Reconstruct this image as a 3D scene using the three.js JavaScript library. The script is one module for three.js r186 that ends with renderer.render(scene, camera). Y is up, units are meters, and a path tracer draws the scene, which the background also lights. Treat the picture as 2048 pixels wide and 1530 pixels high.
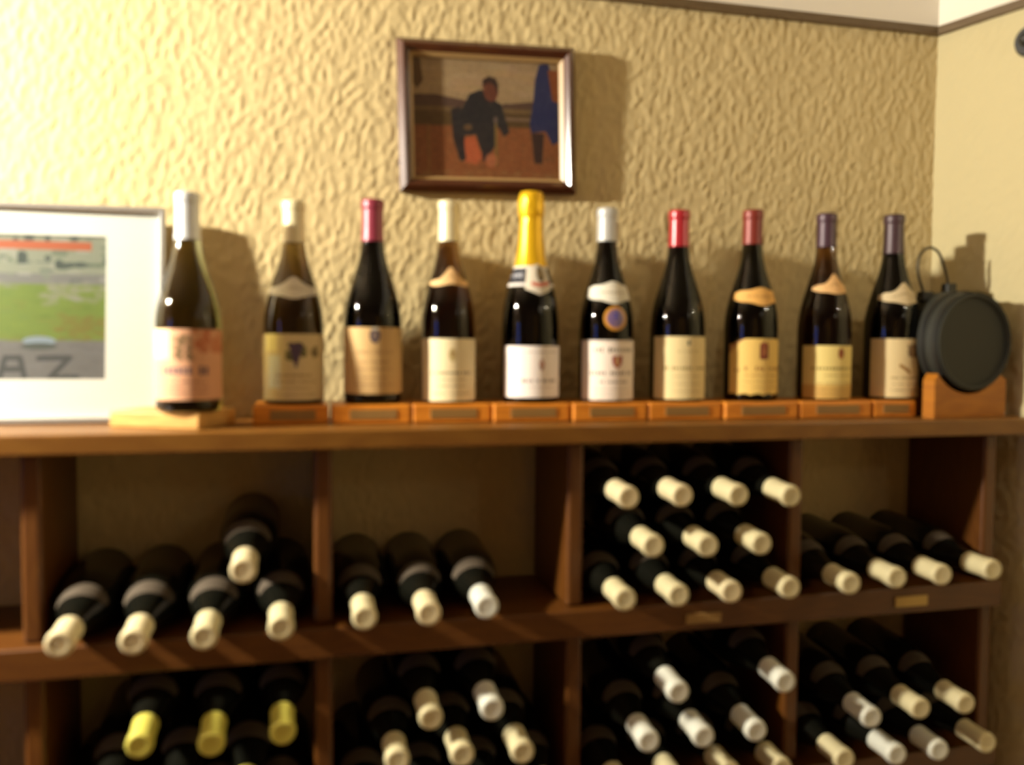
import * as THREE from 'three';
import { RoundedBoxGeometry } from 'three/addons/geometries/RoundedBoxGeometry.js';
import { mergeGeometries } from 'three/addons/utils/BufferGeometryUtils.js';
import { ImprovedNoise } from 'three/addons/math/ImprovedNoise.js';
import { RectAreaLightUniformsLib } from 'three/addons/lights/RectAreaLightUniformsLib.js';

RectAreaLightUniformsLib.init();
const scene = new THREE.Scene();
const CY = 1.45;                       // eye height; heights below are written relative to the eye and raised by CY
const rad = THREE.MathUtils.degToRad;

// ---------- camera ----------
const camera = new THREE.PerspectiveCamera(2 * Math.atan(765 / 1722) * 180 / Math.PI, 2048 / 1530, 0.05, 30);
{
  const yaw = rad(13.753), pitch = rad(2.628), roll = rad(0.4225);
  const fw = new THREE.Vector3(Math.sin(yaw) * Math.cos(pitch), -Math.sin(pitch), -Math.cos(yaw) * Math.cos(pitch));
  const r0 = new THREE.Vector3(Math.cos(yaw), 0, Math.sin(yaw)), u0 = new THREE.Vector3().crossVectors(r0, fw);
  const r = r0.clone().multiplyScalar(Math.cos(roll)).addScaledVector(u0, Math.sin(roll));
  const u = u0.clone().multiplyScalar(Math.cos(roll)).addScaledVector(r0, -Math.sin(roll));
  camera.matrixAutoUpdate = true;
  camera.position.set(0, CY, 1.1295);
  camera.quaternion.setFromRotationMatrix(new THREE.Matrix4().makeBasis(r, u, fw.clone().negate()));
  camera.focus = 3.2; camera.userData.fStop = 2.1;      // the photograph is softly out of focus
  scene.add(camera); camera.updateMatrixWorld(true);
}
// ---------- sky behind the unseen window, renderer, exposure ----------
scene.background = new THREE.Color().setRGB(0.22, 0.62, 2.9);       // blue dusk
const renderer = new THREE.WebGLRenderer({ antialias: true });
renderer.toneMapping = THREE.LinearToneMapping;
renderer.toneMappingExposure = 1.0;
renderer.shadowMap.enabled = true;
const LAMP = { pos: [-1.14, 0.45, 0.20], r: 0.034, cd: 9.0, col: [1.0, 0.93, 0.78] };   // bright globe out of view at left, lights the wall and bottles
const FILL = { pos: [1.55, 0.75, 2.35], r: 0.09, cd: 0.16, col: [1.0, 0.86, 0.62] };       // added dim fill globe behind the viewer
const SCONCE = { cd: 0.10, col: [1.0, 0.9, 0.72] };  // bulb out of view on the right wall, for small glints on the bottles

// ---------- helpers ----------
const used = {};
function numbered(name) { const n = used[name] = (used[name] ?? -1) + 1; return n ? `${name}_${String(n).padStart(3, '0')}` : name; }
function shade(o) { o.traverse((c) => { if (c.isMesh) { c.castShadow = true; c.receiveShadow = true; } }); }
function group(name, label, category, pos, grp) {
  const g = new THREE.Group(); g.name = numbered(name); g.position.set(pos[0], pos[1] + CY, pos[2]);
  g.userData = { label, category }; if (grp) g.userData.group = grp; scene.add(g); return g;
}
function part(parent, name, geo, mat, label) { const m = new THREE.Mesh(geo, mat); m.name = name; m.castShadow = m.receiveShadow = true; if (label) m.userData.label = label; parent.add(m); return m; }
function struct(name, geo, mat, pos = [0, 0, 0]) { const m = new THREE.Mesh(geo, mat); m.name = name; m.userData.kind = 'structure'; m.castShadow = m.receiveShadow = true; m.position.set(pos[0], pos[1] + CY, pos[2]); scene.add(m); return m; }
let seed = 7; const rnd = () => { seed = (seed * 1664525 + 1013904223) % 4294967296; return seed / 4294967296; };
const noise = new ImprovedNoise();
const smooth = (a, b, x) => { const t = Math.min(1, Math.max(0, (x - a) / (b - a))); return t * t * (3 - 2 * t); };
const lerp = (a, b, t) => a + (b - a) * t;
// box with planar uv in metres; grain runs along axis g
function box(w, h, d, g = 'x', r = 0.0015, off = 0) {
  const b = new RoundedBoxGeometry(w, h, d, 2, Math.min(r, w / 2.1, h / 2.1, d / 2.1));
  return grainUV(b, g, off);
}
function grainUV(b, g, off = 0) {
  const P = b.attributes.position, N = b.attributes.normal, uv = new Float32Array(P.count * 2), ax = { x: 0, y: 1, z: 2 }[g];
  for (let i = 0; i < P.count; i++) {
    const p = [P.getX(i), P.getY(i), P.getZ(i)], n = [Math.abs(N.getX(i)), Math.abs(N.getY(i)), Math.abs(N.getZ(i))];
    let k = n.indexOf(Math.max(...n)); const o = [0, 1, 2].filter((a) => a !== ax && a !== k);
    uv[2 * i] = p[ax] / 0.7 + off; uv[2 * i + 1] = (k === ax ? p[o[0]] : p[o[0]]) / 0.16 + off * 1.7;
  }
  b.setAttribute('uv', new THREE.BufferAttribute(uv, 2)); return b;
}
const moved = (g, x, y, z) => g.clone().translate(x, y, z);
// ---------- materials ----------
function canvasTex(w, h, draw) {
  const c = document.createElement('canvas'); c.width = w; c.height = h; const x = c.getContext('2d'); draw(x, w, h);
  const t = new THREE.CanvasTexture(c); t.colorSpace = THREE.SRGBColorSpace; t.wrapS = t.wrapT = THREE.ClampToEdgeWrapping; return t;
}
function woodTex(sd) {
  const W = 1024, H = 256, d = new Uint8Array(W * H * 4);
  for (let j = 0; j < H; j++) for (let i = 0; i < W; i++) {
    const a = i / W * Math.PI * 2, u = Math.cos(a) * 0.9, w = Math.sin(a) * 0.9, v = j / H, b = v * Math.PI * 2;
    const warp = noise.noise(u * 1.2 + sd, w * 1.2, Math.cos(b) * 1.1) * 0.9;
    const ring = 0.5 + 0.5 * Math.sin((Math.sin(b) * 2.2 + Math.cos(b * 2) + warp * 2) * 5);
    const fib = noise.noise(u * 5, w * 5 + sd, j * 0.33) * 0.5 + noise.noise(u * 12, w * 12, j * 0.9 + sd) * 0.4;
    const t = Math.min(1, Math.max(0, 0.62 + 0.22 * (ring - 0.5) + 0.30 * fib));
    const k = (j * W + i) * 4; d[k] = 255 * lerp(0.72, 1, t); d[k + 1] = 255 * lerp(0.62, 1, t); d[k + 2] = 255 * lerp(0.5, 1, t); d[k + 3] = 255;
  }
  const t = new THREE.DataTexture(d, W, H); t.colorSpace = THREE.SRGBColorSpace; t.wrapS = t.wrapT = THREE.RepeatWrapping; t.magFilter = THREE.LinearFilter; t.minFilter = THREE.LinearFilter; t.needsUpdate = true; return t;
}
const wood1 = woodTex(3.1), wood2 = woodTex(11.7);
const std = (color, roughness = 0.6, extra = {}) => new THREE.MeshPhysicalMaterial({ color, roughness, ...extra });
const lin = (r, g, b) => new THREE.Color().setRGB(r, g, b);
const M = {
  stucco: std(lin(0.58, 0.455, 0.225), 0.9), plasterRight: std(lin(0.58, 0.50, 0.28), 0.9),
  white: std(lin(0.84, 0.78, 0.66), 0.75), trim: std(lin(0.16, 0.11, 0.05), 0.55, { map: wood1 }),
  ceiling: std(lin(0.22, 0.17, 0.11), 0.9), roomWall: std(lin(0.13, 0.08, 0.045), 0.8),
  floor: std(lin(0.16, 0.10, 0.06), 0.5, { map: wood2 }),
  rack: std(lin(0.130, 0.046, 0.0045), 0.42, { map: wood1 }), rackTop: std(lin(0.235, 0.104, 0.014), 0.38, { map: wood2 }),  // same wood as the top; shade below it is put into the darker colour
  block: std(lin(0.80, 0.30, 0.025), 0.42, { map: wood2 }), blockPale: std(lin(0.72, 0.44, 0.13), 0.45, { map: wood1 }),
  cradle: std(lin(0.52, 0.20, 0.010), 0.5, { map: wood2 }),
  plaque: std(lin(0.30, 0.21, 0.07), 0.5), brassPlate: std(lin(0.52, 0.34, 0.09), 0.45), dullPlate: std(lin(0.30, 0.17, 0.05), 0.5),
  frame: std(lin(0.085, 0.026, 0.010), 0.24, { map: wood1, clearcoat: 0.7, clearcoatRoughness: 0.12 }), slip: std(lin(0.36, 0.23, 0.09), 0.35),
  silver: std(lin(0.62, 0.62, 0.60), 0.32, { metalness: 0.85 }), mat: std(lin(0.66, 0.67, 0.60), 0.7),
  pane: std(lin(1, 1, 1), 0.04, { transmission: 1, thickness: 0, ior: 1.45 }),
  barrel: std(lin(0.022, 0.022, 0.014), 0.75), hoop: std(lin(0.035, 0.034, 0.030), 0.45, { metalness: 0.5 }), wire: std(lin(0.05, 0.04, 0.025), 0.4, { metalness: 0.6 }),
  lieGlass: std(lin(0.006, 0.006, 0.004), 0.18, { ior: 1.5 }), band: std(lin(0.070, 0.050, 0.030), 0.8),
  black: std(lin(0.02, 0.02, 0.02), 0.5), brass: std(lin(0.45, 0.32, 0.12), 0.35, { metalness: 0.9 }),
};
const glass = (r, g, b, dist) => std(lin(1, 1, 1), 0.03, { transmission: 1, thickness: 0.08, ior: 1.45, attenuationColor: lin(r, g, b), attenuationDistance: dist });

// ---------- the room ----------
const ZW = -0.2124, TRIM = 0.552, CXR = 1.107, FLOOR = -CY, CEIL = 1.10;
function stuccoGeo(xs, ys, amp) {           // plaster with a rough, mostly upright trowelled relief, real height
  const nx = xs.length, ny = ys.length, pos = new Float32Array(nx * ny * 3), uv = new Float32Array(nx * ny * 2), idx = [];
  for (let j = 0; j < ny; j++) for (let i = 0; i < nx; i++) {
    const x = xs[i], y = ys[j];
    const wx = noise.noise(x * 26, y * 20, 3.3) * 0.006, wy = noise.noise(x * 22, y * 26, 9.1) * 0.008;
    const a = noise.noise((x + wx) / 0.0078, (y + wy) / 0.015, 0.7), b = noise.noise((x - wy) / 0.005, (y + wx) / 0.007, 5.2), c = noise.noise(x * 9, y * 7, 1.9);
    const h = smooth(-0.45, 0.55, a + 0.35 * b + 0.25 * c) * amp + noise.noise(x / 0.2, y / 0.17, 2.2) * amp * 0.5;
    const k = j * nx + i; pos[3 * k] = x; pos[3 * k + 1] = y; pos[3 * k + 2] = h; uv[2 * k] = x; uv[2 * k + 1] = y;
  }
  for (let j = 0; j < ny - 1; j++) for (let i = 0; i < nx - 1; i++) { const k = j * nx + i; idx.push(k, k + 1, k + nx + 1, k, k + nx + 1, k + nx); }
  const g = new THREE.BufferGeometry(); g.setAttribute('position', new THREE.BufferAttribute(pos, 3)); g.setAttribute('uv', new THREE.BufferAttribute(uv, 2)); g.setIndex(idx); g.computeVertexNormals(); return g;
}
function span(...stops) { const out = [stops[0][0]]; for (let s = 1; s < stops.length; s++) { const [e, step] = stops[s], b = out[out.length - 1], n = Math.max(1, Math.round((e - b) / step)); for (let i = 1; i <= n; i++) out.push(b + (e - b) * i / n); } return out; }
const XL = -2.1, ZF = 3.2;
{
  const front = stuccoGeo(span([XL], [-0.75, 0.06], [1.108, 0.0032]), span([FLOOR], [-0.70, 0.05], [TRIM + 0.02, 0.0032], [CEIL, 0.1]), 0.0017);
  const back = new THREE.BoxGeometry(CXR - XL + 0.4, CEIL - FLOOR, 0.1).translate((CXR + XL) / 2, (CEIL + FLOOR) / 2, -0.0505);
  struct('wall_back', mergeGeometries([front, back]), M.stucco, [0, 0, ZW]);
}
const RA = rad(16.4);                      // the right wall opens a little more than square
const rdir = new THREE.Vector3(Math.sin(RA), 0, Math.cos(RA));
{
  const L = 3.7, g = stuccoGeo(span([0], [0.5, 0.004], [L, 0.1]), span([FLOOR], [-0.7, 0.05], [TRIM + 0.02, 0.004], [CEIL, 0.1]), 0.0014);
  // face looks along +z locally; turn it so that it looks to the left into the room
  const back = new THREE.BoxGeometry(L, CEIL - FLOOR, 0.1).translate(L / 2, (CEIL + FLOOR) / 2, -0.0505);
  const m = struct('wall_right', mergeGeometries([g, back]), M.plasterRight, [CXR, 0, ZW]);
  m.rotation.y = -Math.PI / 2 + RA;
}
struct('floor', grainUV(new THREE.BoxGeometry(5.4, 0.1, 4.2), 'x'), M.floor, [0.1, FLOOR - 0.05, 1.6]);
struct('ceiling', new THREE.BoxGeometry(5.4, 0.1, 4.2), M.ceiling, [0.1, CEIL + 0.05, 1.6]);
{ // left wall with an unseen window, sized for blue streaks on the bottles
  const w0 = 0.85, w1 = 1.45, y0 = -0.16, y1 = 0.36, t = 0.12, H = CEIL - FLOOR, Z0 = ZW - 0.1, Z1 = ZF + 0.1, b = (z0, z1, a, c) => new THREE.BoxGeometry(t, c - a, z1 - z0).translate(0, (a + c) / 2, (z0 + z1) / 2);
  struct('wall_left', mergeGeometries([b(Z0, w0, FLOOR, CEIL), b(w1, Z1, FLOOR, CEIL), b(w0, w1, FLOOR, y0), b(w0, w1, y1, CEIL)]), M.roomWall, [XL - t / 2, 0, 0]);
  const g = new THREE.Group(); g.name = 'unseen_window_1'; g.userData.kind = 'structure'; g.position.set(XL - 0.05, CY, 0); scene.add(g);
  const f = 0.035, B = (h, d, y, z) => new THREE.BoxGeometry(0.05, h, d).translate(0, y, z);
  part(g, 'window_frame', mergeGeometries([B(f, w1 - w0, y0 + f / 2, (w0 + w1) / 2), B(f, w1 - w0, y1 - f / 2, (w0 + w1) / 2), B(y1 - y0 - 2 * f, f, (y0 + y1) / 2, w0 + f / 2), B(y1 - y0 - 2 * f, f, (y0 + y1) / 2, w1 - f / 2)]), M.white);
  part(g, 'pane', new THREE.BoxGeometry(0.004, y1 - y0 - 2 * f, w1 - w0 - 2 * f).translate(0, (y0 + y1) / 2, (w0 + w1) / 2), M.pane);
  const xe = CXR + rdir.x * 3.7;
  struct('wall_front', new THREE.BoxGeometry(xe - XL + 0.3, H, 0.1), M.roomWall, [(xe + XL) / 2, (CEIL + FLOOR) / 2, ZF + 0.05]);
}
{ // a dark thin moulding with a white painted band above it, on both walls
  const hb = CEIL - TRIM - 0.014;
  struct('trim_1', grainUV(new THREE.BoxGeometry(CXR - XL, 0.014, 0.012), 'x'), M.trim, [(CXR + XL) / 2, TRIM + 0.007, ZW + 0.006]);
  struct('trim_2', new THREE.BoxGeometry(CXR - XL, hb, 0.007), M.white, [(CXR + XL) / 2, TRIM + 0.014 + hb / 2, ZW + 0.0045]);
  const at = (t, o) => [CXR + rdir.x * t - rdir.z * o, 0, ZW + rdir.z * t + rdir.x * o];
  for (const [n, h, y, d, m] of [['trim_3', 0.014, TRIM + 0.007, 0.012, M.trim], ['trim_4', hb, TRIM + 0.014 + hb / 2, 0.007, M.white]]) {
    const p = at(1.8, d / 2); const o = struct(n, grainUV(new THREE.BoxGeometry(d, h, 3.6), 'z'), m, [p[0], y, p[2]]); o.rotation.y = RA;
  }
}

// ---------- lamps ----------
function globeLamp(L, name, label) {
  const g = group(name, label, 'lamp', L.pos);
  const c = lin(...L.col);
  part(g, 'glass_globe', new THREE.SphereGeometry(L.r, 32, 20), new THREE.MeshStandardMaterial({ color: 0x000000, emissive: c, emissiveIntensity: L.cd / (Math.PI * L.r * L.r) * 0.5 }));
  part(g, 'lamp_holder', new THREE.CylinderGeometry(0.018, 0.022, 0.05, 24).translate(0, L.r + 0.02, 0), M.brass);
  const len = CEIL - L.pos[1] - L.r - 0.045;
  part(g, 'cord', new THREE.CylinderGeometry(0.003, 0.003, len, 10).translate(0, L.r + 0.045 + len / 2, 0), M.black);
  part(g, 'ceiling_cup', new THREE.CylinderGeometry(0.03, 0.05, 0.03, 24).translate(0, CEIL - L.pos[1] - 0.015, 0), M.brass);
  const p = new THREE.PointLight(c, L.cd, 0, 2); p.castShadow = true; p.shadow.radius = L.r / 0.02; g.add(p);
}
globeLamp(LAMP, 'unseen_pendant_lamp', 'unseen bright globe pendant lamp hanging out of view left of the white framed picture');
globeLamp(FILL, 'unseen_pendant_lamp', 'added dim fill globe pendant lamp hanging behind the viewer');

// ---------- the wine rack ----------
const T = -0.1141, TT = 0.0252, MS = -0.3753, MT = 0.0408, X0 = -0.32286, PI_ = 0.35, T2 = -0.640;
const zb = -0.205;
const rack = group('wine_rack', 'reddish brown wooden wine rack with open compartments full of lying bottles', 'wine rack', [0.2, FLOOR, 0]);
{
  const ry = (y) => y - FLOOR, rx = (x) => x - 0.2;
  // top board, its right end cut to the slanting wall
  const s = new THREE.Shape(); s.moveTo(rx(-0.70), 0.206); s.lineTo(rx(1.1005), 0.206); s.lineTo(rx(1.1600), 0); s.lineTo(rx(-0.70), 0); s.closePath();
  const tb = new THREE.ExtrudeGeometry(s, { depth: TT - 0.004, bevelEnabled: true, bevelThickness: 0.002, bevelSize: 0.002, bevelOffset: -0.002, bevelSegments: 2 });
  tb.rotateX(-Math.PI / 2).translate(0, ry(T - TT) + 0.002, 0); tb.computeVertexNormals();
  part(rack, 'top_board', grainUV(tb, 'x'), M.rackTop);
  const shelves = [[MS, MT], [T2, 0.036], [-0.905, 0.036], [-1.17, 0.036], [-1.40, 0.036]];
  const x1 = X0 - PI_ - 0.0125, x2 = X0 + 4 * PI_ + 0.0125;
  shelves.forEach(([y, t], i) => part(rack, 'shelf', box(x2 - x1, t, -0.008 - zb, 'x', 0.003, i * 0.37).translate(rx((x1 + x2) / 2), ry(y - t / 2), (zb - 0.008) / 2), M.rack));
  const lev = [[T - TT, MS], [MS - MT, T2], [T2 - 0.036, -0.905], [-0.941, -1.17], [-1.206, -1.40]];
  lev.forEach(([a, b], k) => { for (let i = -1; i <= 4; i++) part(rack, 'divider', box(0.0245, a - b, -0.026 - zb, 'y', 0.006, i * 0.23 + k * 0.41).translate(rx(X0 + i * PI_), ry((a + b) / 2), (zb - 0.026) / 2), M.rack); });
  part(rack, 'plinth', box(x2 - x1, FLOOR * -1 - 1.436, 0.02, 'x', 0.002).translate(rx((x1 + x2) / 2), ry((FLOOR - 1.436) / 2), -0.03), M.rack);
  part(rack, 'name_plate', box(0.058, 0.016, 0.003, 'x', 0.001).translate(rx(0.920), ry(-0.3965), -0.0065), M.brassPlate, 'yellowish name plate');
  part(rack, 'name_plate', box(0.056, 0.015, 0.003, 'x', 0.001).translate(rx(0.568), ry(-0.3985), -0.0065), M.dullPlate, 'dull brown name plate');
}

// ---------- bottle building ----------
const BURG = [[0, 0.93], [0.012, 1], [0.2, 1], [0.36, 1], [0.42, 0.985], [0.48, 0.93], [0.55, 0.81], [0.62, 0.66], [0.69, 0.51], [0.75, 0.42], [0.80, 0.38], [0.87, 0.355], [0.955, 0.35], [0.96, 0.375], [0.988, 0.375], [1, 0.35]];
const CHAMP = [[0, 0.93], [0.012, 1], [0.2, 1], [0.30, 1], [0.38, 0.985], [0.45, 0.94], [0.52, 0.85], [0.58, 0.72], [0.64, 0.575], [0.70, 0.48], [0.77, 0.42], [0.84, 0.39], [0.885, 0.385], [0.895, 0.42], [0.93, 0.445], [0.97, 0.435], [1, 0.36]];
function profile(pts) {
  return (h) => {
    let i = 0; while (i < pts.length - 2 && pts[i + 1][0] < h) i++;
    const [h0, r0] = pts[Math.max(0, i - 1)], [h1, r1] = pts[i], [h2, r2] = pts[i + 1], [h3, r3] = pts[Math.min(pts.length - 1, i + 2)];
    const t = Math.min(1, Math.max(0, (h - h1) / (h2 - h1))), d = h2 - h1;
    const sl = (r2 - r1) / d, s0 = i > 0 ? (r1 - r0) / (h1 - h0) : sl, s3 = i + 2 < pts.length ? (r3 - r2) / (h3 - h2) : sl;
    const mono = (a, b) => (a * b <= 0 ? 0 : 2 * a * b / (a + b));
    const m1 = mono(s0, sl) * d, m2 = mono(sl, s3) * d, t2 = t * t, t3 = t2 * t;
    return (2 * t3 - 3 * t2 + 1) * r1 + (t3 - 2 * t2 + t) * m1 + (-2 * t3 + 3 * t2) * r2 + (t3 - t2) * m2;
  };
}
const pBurg = profile(BURG), pChamp = profile(CHAMP);
function bodyGeo(pf, r, h, top = 1, seg = 56) {
  const pts = [new THREE.Vector2(0.0001, h * 0.055), new THREE.Vector2(r * 0.35, h * 0.05), new THREE.Vector2(r * 0.68, h * 0.015), new THREE.Vector2(r * 0.82, 0)];
  for (let i = 0; i <= 70; i++) { const t = i / 70 * top; pts.push(new THREE.Vector2(pf(t) * r, t * h)); }
  pts.push(new THREE.Vector2(0.0001, h * top)); return new THREE.LatheGeometry(pts, seg);
}
function capsuleGeo(pf, r, h, from, off = 0.0007, ringed = false, wob = 0) {
  const pts = [new THREE.Vector2(pf(from) * r - 0.0002, from * h), new THREE.Vector2(pf(from) * r + off, from * h)];
  for (let i = 1; i <= 40; i++) { const t = from + (1 - from) * i / 40; pts.push(new THREE.Vector2(pf(t) * r + off, t * h + (i === 40 ? 0.0003 : 0))); }
  const rt = pf(1) * r;
  if (ringed) pts.push(new THREE.Vector2(rt * 0.9, h + 0.0011), new THREE.Vector2(rt * 0.62, h + 0.0011), new THREE.Vector2(rt * 0.55, h + 0.0003), new THREE.Vector2(rt * 0.32, h + 0.0004));
  else pts.push(new THREE.Vector2(rt * 0.85, h + 0.0010));
  pts.push(new THREE.Vector2(0.0001, h + 0.0010));
  const g = new THREE.LatheGeometry(pts, 48);
  if (wob) { const P = g.attributes.position; for (let i = 0; i < P.count; i++) { const x = P.getX(i), y = P.getY(i), z = P.getZ(i), a = Math.atan2(z, x), k = 1 + wob * noise.noise(Math.cos(a) * 3, y * 110, Math.sin(a) * 3) * smooth(0.80, 0.9, y / h); P.setX(i, x * k); P.setZ(i, z * k); } g.computeVertexNormals(); }
  return g;
}
// a paper piece that hugs the glass: edges given as height fractions over the angle (0 = towards +z)
function paperGeo(pf, r, h, half, lo, hi, center = 0, off = 0.0006, nu = 40, nv = 10) {
  const pos = [], uv = [], idx = [];
  for (let j = 0; j <= nv; j++) for (let i = 0; i <= nu; i++) {
    const s = i / nu * 2 - 1, a = center + s * half, y = lerp(lo(s), hi(s), j / nv), rr = pf(y) * r + off;
    pos.push(Math.sin(a) * rr, y * h, Math.cos(a) * rr); uv.push(i / nu, j / nv);
  }
  for (let j = 0; j < nv; j++) for (let i = 0; i < nu; i++) { const k = j * (nu + 1) + i; idx.push(k, k + 1, k + nu + 2, k, k + nu + 2, k + nu + 1); }
  const g = new THREE.BufferGeometry(); g.setAttribute('position', new THREE.Float32BufferAttribute(pos, 3)); g.setAttribute('uv', new THREE.Float32BufferAttribute(uv, 2)); g.setIndex(idx); g.computeVertexNormals(); return g;
}
// ---------- label prints ----------
const css = (r, g, b, a = 1) => `rgba(${r},${g},${b},${a})`;
function scribble(x, cx, y, w, hgt, col, n = 14) {          // a line of print too blurred to read
  x.fillStyle = col; const step = w / n;
  for (let i = 0; i < n; i++) { if (rnd() < 0.14) continue; const hh = hgt * (0.55 + 0.45 * rnd()); x.fillRect(cx - w / 2 + i * step, y + (hgt - hh) / 2, step * (0.45 + 0.35 * rnd()), hh); }
}
function paper(x, w, h, r, g, b, amt = 9) {
  x.fillStyle = css(r, g, b); x.fillRect(0, 0, w, h);
  for (let i = 0; i < 700; i++) { const k = (rnd() - 0.5) * 2 * amt; x.fillStyle = css(Math.max(0, r + k) | 0, Math.max(0, g + k) | 0, Math.max(0, b + k) | 0, 0.35); x.fillRect(rnd() * w, rnd() * h, 3 + rnd() * 14, 2 + rnd() * 5); }
}
const blob = (x, cx, cy, rx, ry, col) => { x.fillStyle = col; x.beginPath(); x.ellipse(cx, cy, rx, ry, 0, 0, Math.PI * 2); x.fill(); };
const LW = 640, LH = 400;
const prints = {
  landscape(x, w, h) { paper(x, w, h, 214, 160, 122); x.fillStyle = css(236, 206, 160); x.fillRect(0, 0, w * 0.34, h * 0.42);
    for (let i = 0; i < 26; i++) blob(x, w * (0.40 + 0.16 * rnd()), h * (0.10 + 0.32 * rnd()), 22, 16, css(108, 84, 48, 0.55));
    for (let i = 0; i < 30; i++) blob(x, w * (0.60 + 0.4 * rnd()), h * (0.02 + 0.32 * rnd()), 30, 20, css(178, 92, 52, 0.4));
    scribble(x, w * 0.5, h * 0.52, w * 0.52, h * 0.13, css(104, 78, 84), 9); for (const y of [0.72, 0.80, 0.88]) scribble(x, w * 0.5, h * y, w * 0.5, h * 0.035, css(150, 104, 84), 22); },
  grapes(x, w, h) { paper(x, w, h, 205, 186, 140); x.fillStyle = css(228, 214, 150); x.fillRect(w * 0.1, 0, w * 0.2, h * 0.26); x.fillStyle = css(206, 206, 196); x.fillRect(w * 0.16, h * 0.32, w * 0.18, h * 0.5);
    for (let i = 0; i < 22; i++) blob(x, w * (0.40 + 0.22 * rnd()), h * (0.16 + 0.22 * rnd()), 26, 18, css(96, 92, 54, 0.8));
    for (let k = 0; k < 6; k++) for (let i = 0; i < 6 - k; i++) blob(x, w * (0.46 + 0.026 * (i + k / 2)), h * (0.17 + k * 0.06), 12, 13, i % 2 ? css(84, 58, 78) : css(70, 62, 92));
    for (let i = 0; i < 10; i++) blob(x, w * (0.72 + 0.10 * rnd()), h * (0.2 + 0.16 * rnd()), 20, 14, css(110, 96, 58, 0.7));
    for (const [y, hh, s] of [[0.60, 0.05, 0.44], [0.70, 0.035, 0.5], [0.80, 0.03, 0.36], [0.9, 0.03, 0.5]]) scribble(x, w * 0.52, h * y, w * s, h * hh, css(140, 112, 80), 20); },
  crestTan(x, w, h) { paper(x, w, h, 196, 160, 104); blob(x, w * 0.5, h * 0.12, 42, 46, css(70, 58, 66)); blob(x, w * 0.5, h * 0.12, 22, 26, css(120, 100, 90)); x.fillStyle = css(190, 176, 150); x.fillRect(w * 0.46, 0, w * 0.08, h * 0.04);
    for (const [y, hh, s] of [[0.34, 0.06, 0.46], [0.50, 0.04, 0.36], [0.60, 0.04, 0.42], [0.74, 0.03, 0.3], [0.84, 0.03, 0.5]]) scribble(x, w * 0.5, h * y, w * s, h * hh, css(158, 124, 76), 20); },
  plainCream(x, w, h) { paper(x, w, h, 232, 216, 172); blob(x, w * 0.5, h * 0.26, 36, 44, css(196, 176, 120)); blob(x, w * 0.5, h * 0.24, 20, 24, css(168, 140, 88));
    scribble(x, w * 0.5, h * 0.52, w * 0.6, h * 0.06, css(120, 100, 66), 16); for (const y of [0.64, 0.74]) scribble(x, w * 0.5, h * y, w * 0.4, h * 0.03, css(170, 146, 100), 20); scribble(x, w * 0.5, h * 0.86, w * 0.56, h * 0.035, css(180, 160, 116), 24); },
  champagne(x, w, h) { paper(x, w, h, 242, 232, 224, 4); scribble(x, w * 0.55, h * 0.10, w * 0.5, h * 0.03, css(150, 138, 130), 22);
    blob(x, w * 0.56, h * 0.36, 24, 34, css(196, 150, 130)); blob(x, w * 0.56, h * 0.42, 14, 22, css(146, 98, 84)); blob(x, w * 0.56, h * 0.29, 11, 12, css(160, 110, 90));
    scribble(x, w * 0.55, h * 0.64, w * 0.5, h * 0.07, css(120, 104, 100), 13); scribble(x, w * 0.55, h * 0.78, w * 0.36, h * 0.03, css(196, 180, 172), 18); },
  shield(x, w, h) { paper(x, w, h, 236, 222, 208); x.strokeStyle = css(196, 180, 160); x.lineWidth = 5; x.strokeRect(8, 8, w - 16, h - 16); scribble(x, w * 0.5, h * 0.12, w * 0.56, h * 0.085, css(134, 120, 104), 12);
    x.fillStyle = css(156, 62, 54); x.beginPath(); x.moveTo(w * 0.46, h * 0.26); x.lineTo(w * 0.60, h * 0.26); x.lineTo(w * 0.60, h * 0.36); x.quadraticCurveTo(w * 0.58, h * 0.44, w * 0.53, h * 0.47); x.quadraticCurveTo(w * 0.47, h * 0.44, w * 0.46, h * 0.36); x.fill();
    x.fillStyle = css(210, 180, 120); x.fillRect(w * 0.51, h * 0.27, w * 0.035, h * 0.15); scribble(x, w * 0.5, h * 0.51, w * 0.66, h * 0.075, css(128, 108, 96), 15); scribble(x, w * 0.5, h * 0.67, w * 0.4, h * 0.05, css(150, 130, 116), 13);
    for (const y of [0.80, 0.88]) scribble(x, w * 0.5, h * y, w * 0.54, h * 0.025, css(196, 178, 156), 26); },
  ivory(x, w, h) { paper(x, w, h, 226, 206, 152); blob(x, w * 0.5, h * 0.10, 14, 18, css(110, 104, 88)); scribble(x, w * 0.5, h * 0.22, w * 0.3, h * 0.035, css(184, 160, 106), 14); scribble(x, w * 0.5, h * 0.475, w * 0.66, h * 0.06, css(150, 124, 72), 17);
    for (const y of [0.62, 0.74, 0.86]) scribble(x, w * 0.5, h * y, w * 0.4, h * 0.03, css(200, 174, 120), 20); },
  coatOfArms(x, w, h) { paper(x, w, h, 226, 190, 104); for (const s of [-1, 1]) { x.fillStyle = css(176, 126, 70); x.beginPath(); x.moveTo(w * (0.5 + s * 0.5), 0); x.lineTo(w * (0.5 + s * 0.24), 0); x.quadraticCurveTo(w * (0.5 + s * 0.4), h * 0.04, w * (0.5 + s * 0.5), h * 0.2); x.fill(); }
    x.fillStyle = css(120, 50, 34); x.fillRect(w * 0.44, h * 0.10, w * 0.13, h * 0.27); blob(x, w * 0.505, h * 0.10, 34, 16, css(150, 80, 44)); x.fillStyle = css(176, 110, 60); x.fillRect(w * 0.485, h * 0.16, w * 0.04, h * 0.14);
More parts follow.
